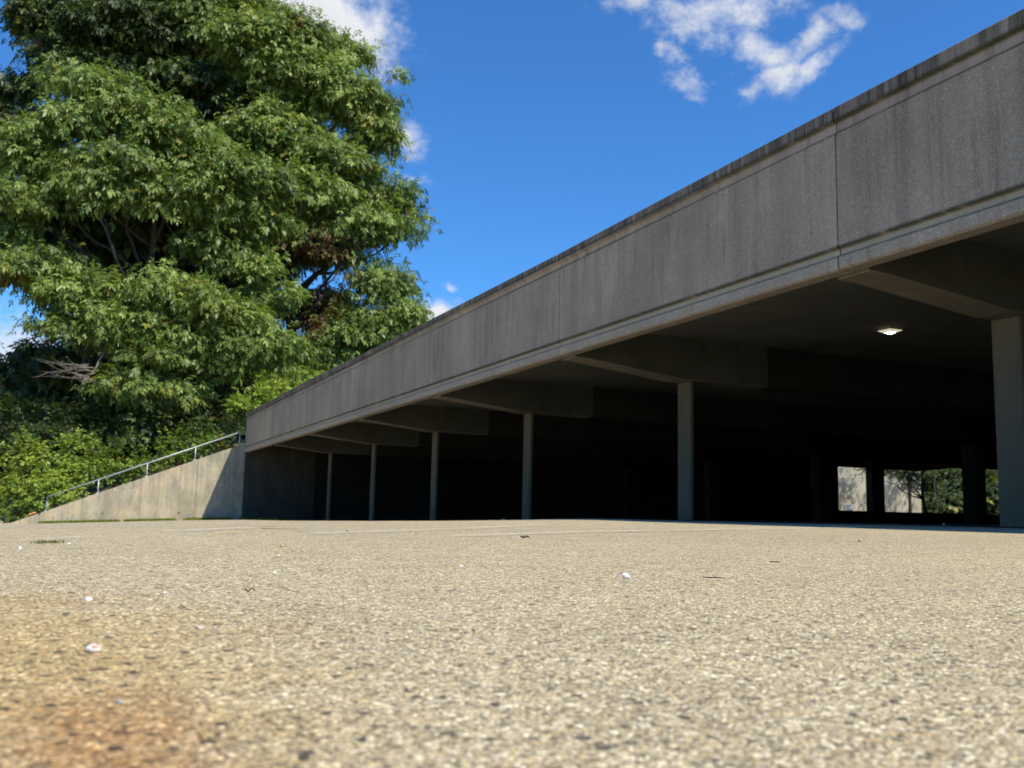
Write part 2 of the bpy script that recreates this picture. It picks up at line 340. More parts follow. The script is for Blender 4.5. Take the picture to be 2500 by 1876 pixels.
# ------------------------------------------------------------------ ground sheet
def build_ground():
    rad = [0.0, .12, .22]
    r = .30
    while r < 650:
        rad.append(r); r += max(.01, min(r*r/(CAMH*978)*2.0, r*.06))
    rad = np.array(rad); fr = np.linspace(-.35, 1.15, 240); rest = np.linspace(1.15, 2*math.pi-.35, 70)[1:-1]
    ang = np.concatenate([fr, rest]); na = len(ang)
    A, Rr = np.meshgrid(ang, rad[1:]); x = Rr*np.sin(A); y = Rr*np.cos(A); z = ground_z(x, y)
    und = .004*(np.sin(x*1.3+y*.4)+np.sin(y*.9-x*.7+1)+np.sin(x*.35+2))*np.clip((Rr-2)/6, 0, 1); z = z+und*np.clip(Rr/20, .2, 1)
    V = np.concatenate([[[0, 0, 0]], np.stack([x, y, z], -1).reshape(-1, 3)]); F = []
    nr = len(rad)-1
    for j in range(na): F.append((0, 1+(j+1) % na, 1+j))
    for i in range(nr-1):
        a = 1+i*na; b = a+na
        for j in range(na):
            k = (j+1) % na; F.append((a+j, a+k, b+k, b+j))
    o = mesh('ground', V, F, M_asph, smooth=True); kind(o, 'structure'); return o
build_ground()

# ------------------------------------------------------------------ parking garage
L, Y0, SP, NB = 7.366, 8.01, 6.726, 6
YE = Y0+SP*NB+.01                                     # 48.376: the end wall
ZC = CAMH+3.19; COLX = 9.92; COLZ = CAMH+2.44; BW = .48; XB = 64.; YN = Y0-SP*4
gar = empty('parking_garage', (L, YE, float(ground_z(L, YE))))
tag(gar, 'long low grey concrete parking garage with open bays, slender columns and a deep panelled edge', 'parking garage')
def gz(x, y): return float(ground_z(x, y))
# facade panels, one per bay, joint gaps 18 mm
dz = {-4: 0, -3: 0, -2: 0, -1: .012, 0: .0, 1: -.045, 2: -.03, 3: .0, 4: .08, 5: .065}
z0, z1, z2, z3, z4, zt = PZ
prof0 = [(L+.03, z0), (L+.0, z0+.02), (L, z1), (L+.035, z1+.022), (L+.035, z2-.018), (L+.0, z2), (L, z3), (L+.022, z3+.01), (L+.022, z4-.014), (L-.022, z4), (L-.022, zt-.012), (L-.010, zt), (L+.20, zt), (L+.20, z0)]
for i in range(-4, NB):
    a, b = Y0+SP*i, Y0+SP*(i+1)
    if i == NB-1: b = YE+.02
    cuts = 14; mb = MB(); k = dz[i]
    mb.prism(prof0, 1, a+.011, b-.011, cuts)
    # precast camber: the top line lifts or sags a little in each panel
    vv = []
    for (x, y, z) in mb.v:
        t_ = (y-a)/(b-a); s_ = max(0, (z-z2)/(zt-z2)); w0 = dz[i]; w1 = dz.get(i+1, .075 if i == NB-1 else dz[i])
        vv.append((x, y, z+s_*(w0+(w1-w0)*t_)))
    mb.v = vv; o = mb.build('facade_panel', M_panel, bevel=0); keep(o, gar)
# columns, tapered edge beams
def beam_prof(x_end):
    zs = CAMH+2.66
    return [(L+.202, zs), (L+.45, zs-.010), (COLX-.22, COLZ+.0), (x_end, COLZ+.0), (x_end, ZC+.02), (L+.202, ZC+.02)]
for i in range(-3, NB):
    y = Y0+SP*i
    mb = MB(); p = beam_prof(11.6)
    mb.v = []; n = len(p)
    for yy in (y-BW/2, y+BW/2):
        for (x, z) in p: mb.v.append((x, yy, z))
    mb.f = [(j, (j+1) % n, n+(j+1) % n, n+j) for j in range(n)]+[tuple(range(n)), tuple(range(2*n-1, n-1, -1))]
    o = mb.build('beam', M_side, bevel=.012); o.data.materials.append(M_struct)
    for f_ in o.data.polygons:
        if f_.normal.z < -.5: f_.material_index = 1  # undersides get the lighter concrete, bounce light put into the colour
    keep(o, gar)
    for (xa, xb, mm) in ((11.602, 24.3, M_soffit), (24.302, 43.6, M_inner), (43.602, XB, M_inner)):  # beam colour steps darker inward, painting the interior's light falloff
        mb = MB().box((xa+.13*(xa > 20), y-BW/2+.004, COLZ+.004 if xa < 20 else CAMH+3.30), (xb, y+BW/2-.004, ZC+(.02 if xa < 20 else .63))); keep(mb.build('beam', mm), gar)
    g = gz(COLX, y)
    mb = MB().box((COLX, y-.16, g-.3), (COLX+.09, y+.24, COLZ+.001)); keep(mb.build('column', M_col, bevel=.018), gar)
    for X in (24.6,):
        mb = MB().box((X, y-BW/2, gz(X, y)-.3), (X+.45, y+BW/2, COLZ+.002)); keep(mb.build('column', M_inner, bevel=.015), gar)
xs_ = np.linspace(L+.9, XB, 40); ys_ = np.linspace(YN, YE-.01, 50); FV = [(x, y, gz(x, y)+.006) for y in ys_ for x in xs_]
kind(mesh('garage_floor', FV, [(i*40+j, i*40+j+1, (i+1)*40+j+1, (i+1)*40+j) for i in range(49) for j in range(39)], plainmat('shade_dark_floor', (.030, .029, .027), .9, 0, .3, 3), smooth=True), 'structure')  # near-black floor colour stands in for interior shade and cuts bounce
# slab, floors above, side and end walls
keep(MB().box((L+.204, YN, ZC), (24.3, YE-.002, ZC+.22)).build('deck_slab', M_slab), gar)
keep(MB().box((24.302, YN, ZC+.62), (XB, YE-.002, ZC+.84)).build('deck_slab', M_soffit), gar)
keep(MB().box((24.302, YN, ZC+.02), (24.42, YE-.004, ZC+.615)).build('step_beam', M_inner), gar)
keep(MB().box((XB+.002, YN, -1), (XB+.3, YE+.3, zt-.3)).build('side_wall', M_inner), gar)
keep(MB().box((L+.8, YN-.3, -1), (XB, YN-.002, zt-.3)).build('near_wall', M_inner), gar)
OX0 = .9113*YE                                        # far end opening
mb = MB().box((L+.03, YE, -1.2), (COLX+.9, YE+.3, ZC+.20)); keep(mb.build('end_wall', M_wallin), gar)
mb = MB().box((COLX+.902, YE, -1.2), (24.3, YE+.3, ZC+.20)); keep(mb.build('end_wall', M_inner), gar)  # wall colour drops to near-black here, light falloff painted in
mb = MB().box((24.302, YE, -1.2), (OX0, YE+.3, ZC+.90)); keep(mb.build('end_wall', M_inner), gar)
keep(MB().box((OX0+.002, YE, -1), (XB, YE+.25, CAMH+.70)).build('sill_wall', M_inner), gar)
mb = MB(); mb.prism([(OX0+.002, CAMH+3.46), (OX0+7.0, CAMH+3.42), (OX0+10, CAMH+3.75), (XB, CAMH+3.85), (XB, CAMH+4.3), (OX0+.002, CAMH+4.3)], 1, YE, YE+.3)
keep(mb.build('lintel', M_inner), gar)
keep(MB().box((46.3, YE-.6, -.5), (47.35, YE-.03, ZC+.61)).build('column', M_inner, bevel=.02), gar)
keep(MB().box((L+.204, YE+.302, ZC-.1), (L+.9, YE+6, ZC+.22)).build('return_wall', M_panel), gar)

# wing wall running out from the garage corner, its top falling with the slope
def wtop(x): return CAMH+(-.83)+(x+2.4)*(3.92/9.69)
wy0, wy1 = YE-.004, YE+.30
def wing():
    root = tag(empty('wing_wall', (2.4, YE, gz(2.4, YE))), 'stained concrete wing wall with a sloping top, half in diagonal shadow beside the garage', 'wall')
    n = 40; xs = np.linspace(-2.72, L+.022, n); V = []; F = []
    for x in xs:
        for (y, top) in ((wy0, 0), (wy0, 1), (wy0+.012, 2), (wy1, 1), (wy1, 0)):
            zt_ = max(wtop(x), gz(x, YE)+.05)
            V.append((x, y, -2.0 if top == 0 else (zt_-.012 if top == 1 else zt_)))
    for i in range(n-1):
        for j in range(4): F.append((i*5+j, i*5+j+1, (i+1)*5+j+1, (i+1)*5+j))
    F.append((0, 1, 2, 3, 4)); F.append(tuple((n-1)*5+j for j in range(5))[::-1])
    mb = MB(); mb.v = V; mb.f = F; keep(mb.build('wall', M_wall), root)
    for (px, py) in ((250, 1253), (437, 1252)):      # weep holes with their lower rim lit
        p = atY(px, py, wy0); m_ = MB()
        pts = [(p[0]+.05*math.cos(a)*1., p[2]+.05*math.sin(a)) for a in np.linspace(0, 2*math.pi, 13)[:-1]]
        inn = [(p[0]+.036*math.cos(a), p[2]+.036*math.sin(a)) for a in np.linspace(0, 2*math.pi, 13)[:-1]]
        for q in pts: m_.v.append((q[0], wy0-.018, q[1]))
        for q in inn: m_.v.append((q[0], wy0-.018, q[1]))
        for q in inn: m_.v.append((q[0], wy0+.004, q[1]))
        for q in pts: m_.v.append((q[0], wy0-.001, q[1]))
        for j in range(12):
            k = (j+1) % 12; m_.f += [(j, k, 12+k, 12+j), (12+j, 12+k, 24+k, 24+j), (j, k, 36+k, 36+j)]
        keep(m_.build('weep_pipe', M_farwall), root)
        m2 = MB(); m2.v = [(q[0], wy0-.003, q[1]) for q in inn]; m2.f = [tuple(range(12))]; keep(m2.build('weep_hole', M_dark), root)
    return root
wing()
# dark construction joint lines on the wall, modelled as narrow recess strips
# handrail
def rail():
    root = tag(empty('handrail', (-1.07, YE+.13, wtop(-1.07))), 'galvanised pipe handrail climbing along the top of the wing wall', 'handrail')
    yy = YE+.14; R_ = .028; xs = [-1.08, .98, 3.01, 5.11, 7.11]
    top = lambda x: CAMH+.33+(x+1.07)*(3.59-.33)/(6.96+1.07)
    keep(MB().tube([(xs[0]-.005, yy, top(xs[0])), (7.12, yy, top(7.12))], R_, 10).build('rail', M_galv, smooth=True), root)
    for x in xs:
        keep(MB().tube([(x, yy, wtop(x)-.12), (x, yy, top(x)-.01)], R_*.92, 10).build('post', M_galv, smooth=True), root)
        keep(MB().box((x-.07, yy-.06, wtop(x)-.03), (x+.07, yy+.06, wtop(x)+.035)).build('base_plate', M_galv, bevel=.004), root)
rail()
# kerb left of the wing wall
def strip(name, pts, width, height, mat):
    V = []; F = []
    for (x, y) in pts:
        z = gz(x, y); V += [(x, y, z-.2), (x, y, z+height-.02), (x, y+.03, z+height), (x, y+width, z+height), (x, y+width, z-.2)]
    n = len(pts)
    for i in range(n-1):
        for j in range(4): F.append((i*5+j, i*5+j+1, (i+1)*5+j+1, (i+1)*5+j))
    mb = MB(); mb.v = V; mb.f = F; return mb.build(name, mat)
kind(strip('kerb', [(x, YE-.02+.1*(x+2.72)*0) for x in np.linspace(-2.74, -14, 24)], .2, .13, M_farwall), 'structure')

# embankment behind
def embank():
    xs = np.concatenate([np.linspace(-60, -3, 30), np.linspace(-2.4, 7.3, 24), np.linspace(7.6, 70, 40)]); ys = np.concatenate([[YE+.25], np.linspace(YE+1, YE+30, 24), [150, 400]])
    V = []; F = []
    for y in ys:
        for x in xs:
            h = min(max(wtop(x)-.25, gz(x, YE)+.02), 3.0+CAMH) if x < 7.6 else (3.0+CAMH if x < 20 else max(-.7, 3.2-(x-20)*.5))
            if x < -2.7: h = gz(x, YE)+.05
            h += (.05*math.sin(x*1.7+y)+.06*math.sin(y*1.1-x*.6))*min(1, (y-YE)/2)+min(1.2, max(0, (y-YE-3)*.10))
            V.append((x, y, h))
    nx = len(xs)
    for i in range(len(ys)-1):
        for j in range(nx-1): F.append((i*nx+j, i*nx+j+1, (i+1)*nx+j+1, (i+1)*nx+j))
    kind(mesh('embankment', V, F, M_soil, smooth=True), 'structure')
embank()

# ------------------------------------------------------------------ ceiling lamp
def lamp():
    x, y = 12.07, 11.97; z = ZC
    root = tag(empty('ceiling_lamp', (x, y, z)), 'square lit canopy lamp glowing under the dark garage ceiling', 'lamp')
    SC_ = .75
    mb = MB().box((x-.17, y-.17, z-.075), (x+.17, y+.17, z-.001))
    for k in range(7): mb.box((x-.15+k*.045, y-.176, z-.07), (x-.14+k*.045, y+.176, z-.012))
    keep(mb.build('housing', plainmat('lamp_housing', (.30, .28, .24), .5, 0, .1)), root)
    m, t = newmat('lamp_glow'); e = t.n('ShaderNodeEmission', ins={0: (1., .97, .88, 1), 1: 9.}); t.n('ShaderNodeOutputMaterial', ins={0: e})
    m2, t = newmat('lamp_lens'); e = t.n('ShaderNodeEmission', ins={0: (1., .90, .62, 1), 1: .55}); t.n('ShaderNodeOutputMaterial', ins={0: e})
    V = [(x-.19, y-.19, z-.076), (x+.19, y-.19, z-.076), (x+.19, y+.19, z-.076), (x-.19, y+.19, z-.076), (x-.09, y-.09, z-.125), (x+.09, y-.09, z-.125), (x+.09, y+.09, z-.125), (x-.09, y+.09, z-.125)]
    keep(mesh('lens', V, [(0, 1, 5, 4), (1, 2, 6, 5), (2, 3, 7, 6), (3, 0, 4, 7)], m2), root)
    b = []; f = []
    for i in range(5):
        for j in range(12):
            a = j*math.pi/6; q = i/4*math.pi/2; b.append((x+.075*math.cos(a)*math.cos(q), y+.075*math.sin(a)*math.cos(q), z-.1255-.03*math.sin(q)))
    for i in range(4):
        for j in range(12): f.append((i*12+j, i*12+(j+1) % 12, (i+1)*12+(j+1) % 12, (i+1)*12+j))
    for ch in list(root.children): pass
    keep(mesh('bulb', b+[(x-.089, y-.089, z-.1251), (x+.089, y-.089, z-.1251), (x+.089, y+.089, z-.1251), (x-.089, y+.089, z-.1251)], f+[(60, 61, 62, 63)], m), root)
lamp()
bpy.data.objects['ceiling_lamp'].scale = (.74, .74, .74)

# ------------------------------------------------------------------ foliage
def unit(v): return v/np.maximum(np.linalg.norm(v, axis=-1, keepdims=True), 1e-9)
def leaves(P, D, size, n_leaflet=5, wid=.36, droop=.5, rg=rng):
    """compound leaves at points P pointing along D -> (n*n_leaflet,4,3) quads"""
    n = len(P); D = unit(D+rg.normal(0, .25, D.shape)); D[:, 2] -= droop*rg.random(n); D = unit(D)
    side = unit(np.cross(D, rg.normal(0, .45, (n, 3))+[0, 0, 1.])); nor = unit(np.cross(side, D)); out = []
    sz = size*rg.uniform(.7, 1.25, n)[:, None]
    if n_leaflet == 5: spec = ((1., 0., 0.), (.72, .80, 1), (.72, -.80, 1), (.35, 1.2, 1), (.35, -1.2, 1))
    elif n_leaflet == 3: spec = ((1., 0., 0.), (.6, .95, 1), (.6, -.95, 1))
    else: spec = ((.6, 0., 0.),)
    for (s0, an, _) in spec:
        base = P+D*sz*(s0*.55)+0*nor
        a = an+rg.normal(0, .15, n)[:, None]; d = D*np.cos(a)+side*np.sin(a)+nor*rg.normal(-.12, .22, n)[:, None]; d[:, 2] -= .40; d = unit(d)
        sd = unit(np.cross(d, nor)+rg.normal(0, .18, (n, 3))); l = sz*(.62 if s0 > .9 else .52)*rg.uniform(.8, 1.15, n)[:, None]; w_ = l*wid*.5
        mid = base+d*l*.48; up = unit(np.cross(sd, d))
        out.append(np.stack([base, mid+sd*w_+up*w_*.25, base+d*l, mid-sd*w_+up*w_*.25], 1))
    return np.stack(out, 1).reshape(-1, 4, 3)
def crown(lobes, dens, size, spray_r, per, tint, brown=(), yellow=.03, nl=5, zmin=None, rg=rng, droop=.5, shell=(.60, 1.06), wid=.36, under=-.2, sub=0):
    """lobes: (center xyz, radii xyz). sprays of leaves sit on the uneven surface of each bough mass"""
    Q = []; T = []
    L2 = []
    for (c, r, dm) in lobes:
        c = np.array(c); r = np.array(r)
        if sub and min(r) > .7:
            L2.append((c-r*[0, -.25, .15], r*.62, dm*.8)); k_ = sub+int(r[0] > 2.2)
            for q in range(k_):
                a = 6.283*(q+rg.random()*.7)/k_; e_ = rg.uniform(-.55, .6); v = np.array([math.cos(a)*math.cos(e_), math.sin(a)*math.cos(e_), math.sin(e_)*1.25])
                L2.append((c+v*r*.62, r*rg.uniform(.36, .56)*np.array([1., 1., .95]), dm*1.1))
        else: L2.append((c, r, dm))
    for (c, r, dm) in L2:
        c = np.array(c); r = np.array(r); area = 4*math.pi*((r[0]*r[1])**1.6+(r[0]*r[2])**1.6+(r[1]*r[2])**1.6)**(1/1.6)/3**(1/1.6)
        n = max(4, int(area*dens*dm)); v = unit(rg.normal(0, 1, (n*2, 3))); v = v[(v[:, 2] > under) | (rg.random(n*2) < .12)][:n]; n = len(v)
        ph = rg.uniform(0, 6, 3); bump_ = 1+.13*np.sin(v[:, 0]*5+ph[0])+.10*np.sin(v[:, 1]*6+ph[1])+.10*np.sin(v[:, 2]*7+ph[2])
        k = rg.uniform(*shell, n)*bump_; C = c+v*r*k[:, None]; out = unit(v/r); out[:, 2] = out[:, 2]*.6
        cnt = per; rr = spray_r*rg.uniform(.6, 1.3, n)[:, None, None]
        off = rg.normal(0, .5, (n, cnt, 3)); off[:, :, 2] *= .55
        off = off+unit(out)[:, None, :]*rg.uniform(-.2, .7, (n, cnt, 1)); dist = np.linalg.norm(off[:, :, :2], axis=2, keepdims=True)
        off[:, :, 2:] -= .16*dist**2
        P = (C[:, None]+off*rr).reshape(-1, 3)
        D = (unit(out)[:, None, :]*.8+off*1.1).reshape(-1, 3)
        Qi = leaves(P, D, size, nl, wid, droop, rg); m_ = len(P); k_ = len(Qi)//m_
        t0 = np.repeat(np.clip(rg.normal(tint+rg.normal(0, .12), .20, n), 0, 1), cnt)+rg.normal(0, .14, m_); br = np.zeros(m_); ye = (rg.random(m_) < yellow)*rg.uniform(.3, .9, m_)
        spray_y = np.repeat(rg.random(n) < yellow*.6, cnt); ye = np.maximum(ye, spray_y*rg.uniform(.2, .8, m_))
        for (bc, brad) in brown:
            dd = np.linalg.norm(P-np.array(bc), axis=1)/brad; br = np.maximum(br, (rg.random(m_) < np.clip(1.3-dd, 0, .9))*rg.uniform(.6, 1, m_))
        br = np.maximum(br, (rg.random(m_) < .004)*.9)
        att = np.stack([np.clip(t0, 0, 1), br, ye], 1); T.append(np.repeat(att, k_, 0)); Q.append(Qi)
    Q = np.concatenate(Q); T = np.concatenate(T)
    if zmin is not None: kp = Q[:, 0, 2] > zmin; Q, T = Q[kp], T[kp]
    return Q, T
def lobe(px, py, rx, ry, Y, dm=1., depth=.8):
    if Y < YT+3.6 and Y > YT-5 and py < 900: rx *= .86; ry *= .80
    c = atY(px, py, Y); s_ = Y/FPX/ray(px, py)[1]*1.0
    return (c, (rx*s_, (rx+ry)/2*s_*depth, ry*s_), dm)
def limb(mb, a, b, r0, r1, bend=.12, n=8, rg=rng):
    a = np.array(a); b = np.array(b); ln = np.linalg.norm(b-a); off = rg.normal(0, bend*ln, 3); off[2] = abs(off[2])*.3-.10*ln
    pts = []; 
    for i in range(n+1):
        t_ = i/n; p = a*(1-t_)+b*t_+off*math.sin(math.pi*t_)*.7+rg.normal(0, .02*ln, 3)*math.sin(math.pi*t_); pts.append(tuple(p))
    mb.tube(pts, [r0+(r1-r0)*(i/n)**.8 for i in range(n+1)], 7); return pts
def tree(name, label, base, top, r0, lobes, mat, crown_kw, limbs=True, group=None):
    root = tag(empty(name, tuple(base)), label, 'tree', group); base = np.array(base); top = np.array(top)
    mb = MB(); n = 12; pts = [base*(1-i/n)+top*(i/n)+np.array([.25*math.sin(i*.9), .2*math.cos(i*1.1), 0])*min(1, i/3) for i in range(n+1)]; pts[0] = base-np.array([0, 0, .4])
    mb.tube([tuple(p) for p in pts], [r0*(1.35 if i == 0 else 1)*(1-.80*(i/n)) for i in range(n+1)], 12); keep(mb.build('trunk', M_bark, smooth=True), root)
    if limbs:
        mb = MB()
        for (c, r, dm) in lobes:
            c = np.array(c); 
            k = int(np.clip((c[2]-r[2]*.9-base[2]-1.5)/(top[2]-base[2])*n*.85, 2, n-2)); a = pts[k]
            rr = r0*(1-.75*k/n)*.55; P_ = limb(mb, a, c-np.array([0, 0, r[2]*.3]), rr, rr*.25)
            for q in range(2):
                v = unit(rng.normal(0, 1, 3)+[0, -.3, .5]); st = P_[4+q % 4]; limb(mb, st, c+v*r*.85, rr*.30, .012, .08, 6)
        keep(mb.build('limbs', M_bark, smooth=True), root)
    Q, T = crown(lobes, **crown_kw); keep(quads('crown', Q, mat, None, T), root)
    return root

YT = 58.
def hz(x, y): return max(.0, min(3.0, wtop(x)))
# big tree on the right, behind the garage corner
browns = [(atY(725, 690, YT+.5), 3.2), (atY(790, 640, YT+.0), 2.2), (atY(720, 760, YT+1.0), 2.4), (atY(730, 60, YT+2), 1.0)]
R_l = [lobe(*a) for a in [
 (640,100,150,105,YT+4), (545,40,140,80,YT+5), (780,215,120,100,YT+3), (880,250,95,95,YT+2.5), (720,200,150,110,YT+3.5), (920,330,62,60,YT+2),
 (840,400,120,80,YT+1), (760,470,110,80,YT+.5), (930,470,75,60,YT+1,.8), (1000,520,42,34,YT+1,.7), (1010,560,34,22,YT+1,.6), (960,170,26,22,YT+3,.6), (850,120,50,34,YT+4,.8), (900,560,100,80,YT+0), (790,600,110,90,YT+1,.8),
 (935,680,70,70,YT-.5), (990,770,55,50,YT-.5), (900,800,110,70,YT), (800,760,100,120,YT+2.5,.7), (830,870,120,80,YT+1), (650,330,150,120,YT+3.5,.8), (700,930,100,60,YT+1)]]
L_l = [lobe(*a) for a in [
 (250,215,100,60,YT-2), (200,290,90,70,YT-2), (330,270,120,80,YT-2.4), (430,350,130,85,YT-2.6), (560,420,130,75,YT-3), (650,470,60,50,YT-2.8), (300,400,130,80,YT-3), (230,450,90,45,YT-3.5),
 (470,470,130,70,YT-3), (600,530,110,70,YT-2.4), (520,610,90,60,YT-1.5), (600,640,70,50,YT-2.5), (90,370,95,80,YT-1), (50,480,90,90,YT-1.5), (170,180,50,34,YT-1.5), (20,560,60,50,YT-1), (140,440,80,90,YT-1), (650,720,70,60,YT-2,.8),
 (80,660,110,70,YT-3), (200,710,120,70,YT-3.6), (300,790,110,70,YT-3.8), (180,800,90,50,YT-3.4), (380,860,90,60,YT-4), (410,950,80,45,YT-4), (330,930,70,40,YT-4),
 (440,700,110,55,YT-3.8), (540,760,120,65,YT-4.2), (620,830,100,60,YT-4.4), (680,850,60,45,YT-4.2), (500,840,110,50,YT-3.8), (560,890,80,40,YT-3.8)]]
B_l = [lobe(*a) for a in [(500,230,150,110,YT+6), (620,330,130,120,YT+6), (500,380,140,90,YT+5.5), (700,560,110,110,YT+5),(300,90,140,85,YT+6), (180,60,110,75,YT+7), (90,40,50,40,YT+7,.8), (430,130,130,90,YT+6), (200,160,110,60,YT+6), (45,215,55,40,YT+8,.8), (20,300,60,60,YT+8), (330,20,120,60,YT+7),
 (230,545,150,95,YT+2.2), (120,560,110,80,YT+2.2), (330,560,110,80,YT+2), (420,560,190,130,YT+4), (250,600,170,120,YT+4), (620,600,130,150,YT+5), (100,560,110,80,YT+4), (480,760,200,100,YT+4), (250,900,150,90,YT+4.), (560,950,170,90,YT+3.5), (120,1000,120,70,YT+5,.8), (60,900,80,110,YT+7,.35)]]
kwL = dict(dens=1.35, size=.56, spray_r=.85, per=26, sub=6, tint=.60, brown=[], yellow=.03, nl=5, droop=2.0)
def bp(px, Y, zo=0): p = atY(px, 1200, Y); return (p[0], Y, hz(p[0], Y)+zo)
tree('hickory_tree', 'tall leafy green tree with brown dead sprays, leaning over the garage roof edge', bp(720, YT+2), atY(700, 200, YT+3), .42, R_l, M_leafA, dict(kwL, brown=browns, yellow=.05), group='tall green trees behind the garage')
tree('hickory_tree', 'broad bright green tree with layered drooping boughs, nearest above the handrail', bp(330, YT), atY(380, 330, YT-1), .38, L_l, M_leafA, dict(kwL, brown=[(atY(100, 830, YT-3), 1.2), (atY(20, 670, YT-3), .8), (atY(560, 870, YT-3.6), 1.)]), group='tall green trees behind the garage')
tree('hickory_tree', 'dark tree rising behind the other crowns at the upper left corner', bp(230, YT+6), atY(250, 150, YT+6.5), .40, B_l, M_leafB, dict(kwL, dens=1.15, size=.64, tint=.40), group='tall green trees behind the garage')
# understory and shrubs
def shrub(name, label, lobes, mat=M_leafS, tint=.5, size=.26, per=16, dens=2.0, yellow=.03, brown=(), group=None, cat='shrub', nl=3, stems=8, wid=.6):
    c = lobes[0][0]; xb = np.mean([l[0][0] for l in lobes]); yb = np.mean([l[0][1] for l in lobes])
    zb = hz(xb, yb) if xb > -2.6 else gz(xb, YE)
    root = tag(empty(name, (xb, yb, zb)), label, cat, group)
    mb = MB()
    for k in range(stems):
        l = lobes[k % len(lobes)]; v = rng.normal(0, .35, 3); e = l[0]+v*l[1]
        limb(mb, (xb+rng.normal(0, .35), yb+rng.normal(0, .2), zb-.2), e, .035, .010, .08, 6)
    keep(mb.build('stems', M_bark, smooth=True), root)
    Q, T = crown(lobes, dens, size, .42, per, tint, brown, yellow, nl, rg=rng, droop=.35, wid=wid, shell=(.5, 1.05), under=-.7); keep(quads('foliage', Q, mat, None, T), root); return root
G = 'shrubs along the bank behind the wing wall'
Ys = YE+2.4
shrub('shrub', 'yellowing broad shrub at the far left edge of the bank', [lobe(40,1110,80,45,Ys), lobe(90,1160,80,50,Ys-.3), lobe(20,1190,60,60,Ys)], yellow=.22, tint=.8, group=G)
shrub('shrub', 'low green shrub beside the lowest end of the wing wall', [lobe(50,1225,60,38,Ys-1.6), lobe(10,1250,50,25,Ys-1.6), lobe(100,1235,50,25,Ys-1.2,.8)], tint=.45, group=G)
shrub('shrub', 'bright lime green shrub just left of the first handrail post', [lobe(125,1170,42,35,Ys-1.3), lobe(150,1195,38,34,Ys-1.3), lobe(100,1205,40,30,Ys-1.4)], tint=1., yellow=.08, size=.30, group=G)
shrub('shrub', 'rounded green shrub behind the lower handrail', [lobe(200,1115,75,45,Ys), lobe(250,1150,70,40,Ys), lobe(190,1165,50,40,Ys)], tint=.55, group=G)
shrub('shrub', 'dull green twiggy shrub under the middle of the handrail', [lobe(320,1115,75,40,Ys), lobe(370,1140,60,30,Ys-.8,.8), lobe(300,1160,50,26,Ys-.8,.8)], tint=.40, brown=[(atY(385,1140,Ys-1), .6)], group=G)
shrub('shrub', 'green shrub behind the upper handrail near the garage shade', [lobe(440,1095,65,38,Ys), lobe(490,1085,55,35,Ys-.4), lobe(420,1125,50,25,Ys-.7)], tint=.45, group=G)
shrub('shrub', 'dusty pale shrub squeezed against the garage corner', [lobe(535,1060,45,40,Ys-.3), lobe(555,1085,30,25,Ys-.9,.8), lobe(520,1100,35,20,Ys-.9)], tint=.35, mat=M_leafB, group=G)
U = 'young trees under the tall trees'
shrub('young_tree', 'bright leafy young tree peeping over the far end of the panelled roof edge', [lobe(640,975,60,32,YE+4), lobe(600,1000,45,30,YE+3.5), lobe(680,945,45,28,YE+4.5), lobe(740,915,40,26,YE+5,.8)], tint=.95, size=.36, group=U, cat='tree', nl=5, wid=.42, dens=1.6)
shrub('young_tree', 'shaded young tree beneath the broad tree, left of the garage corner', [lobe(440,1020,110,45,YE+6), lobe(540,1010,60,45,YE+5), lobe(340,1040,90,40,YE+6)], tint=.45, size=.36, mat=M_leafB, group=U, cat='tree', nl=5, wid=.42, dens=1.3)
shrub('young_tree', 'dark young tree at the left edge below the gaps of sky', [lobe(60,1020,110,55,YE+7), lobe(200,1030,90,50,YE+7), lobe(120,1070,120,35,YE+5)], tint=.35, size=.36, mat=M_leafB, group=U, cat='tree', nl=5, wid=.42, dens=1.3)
# bare dead boughs
def bough():
    a = atY(262, 860, YT-4.2); root = tag(empty('dead_branch', tuple(a)), 'bare pale dead branch fanning out below the left boughs', 'branch'); mb = MB()
    b = atY(200, 935, YT-4.6); limb(mb, atY(255, 860, YT-3.8), b, .07, .03, .05)
    for k in range(22):
        s_ = atY(235-rng.random()*40, 890+rng.random()*45, YT-4.4); e = atY(60+rng.random()*140, 870+rng.random()*65, YT-4.4+rng.normal(0, .5)); limb(mb, s_, e, .030, .006, .09, 6)
    keep(mb.build('branch', M_dead, smooth=True), root)
bough()
# wood far behind, closing the view low down
def wood():
    lob = []
    for k in range(26):
        x = -60+k*6.5+rng.normal(0, 1); z = rng.uniform(2, 4.5); 
        if -10 < x < 50 or True: lob.append((np.array([x, 82+rng.normal(0, 3), z+1.]), np.array([6., 4., z+2.5]), 1.))
    Q, T = crown(lob, 1.3, 1.1, 1.6, 12, .2, nl=3, wid=.9, under=-.9); o = quads('woodland', Q, M_leafB, None, T); kind(o, 'stuff')
    o['label'] = 'dark woodland closing the view behind the trees'
wood()

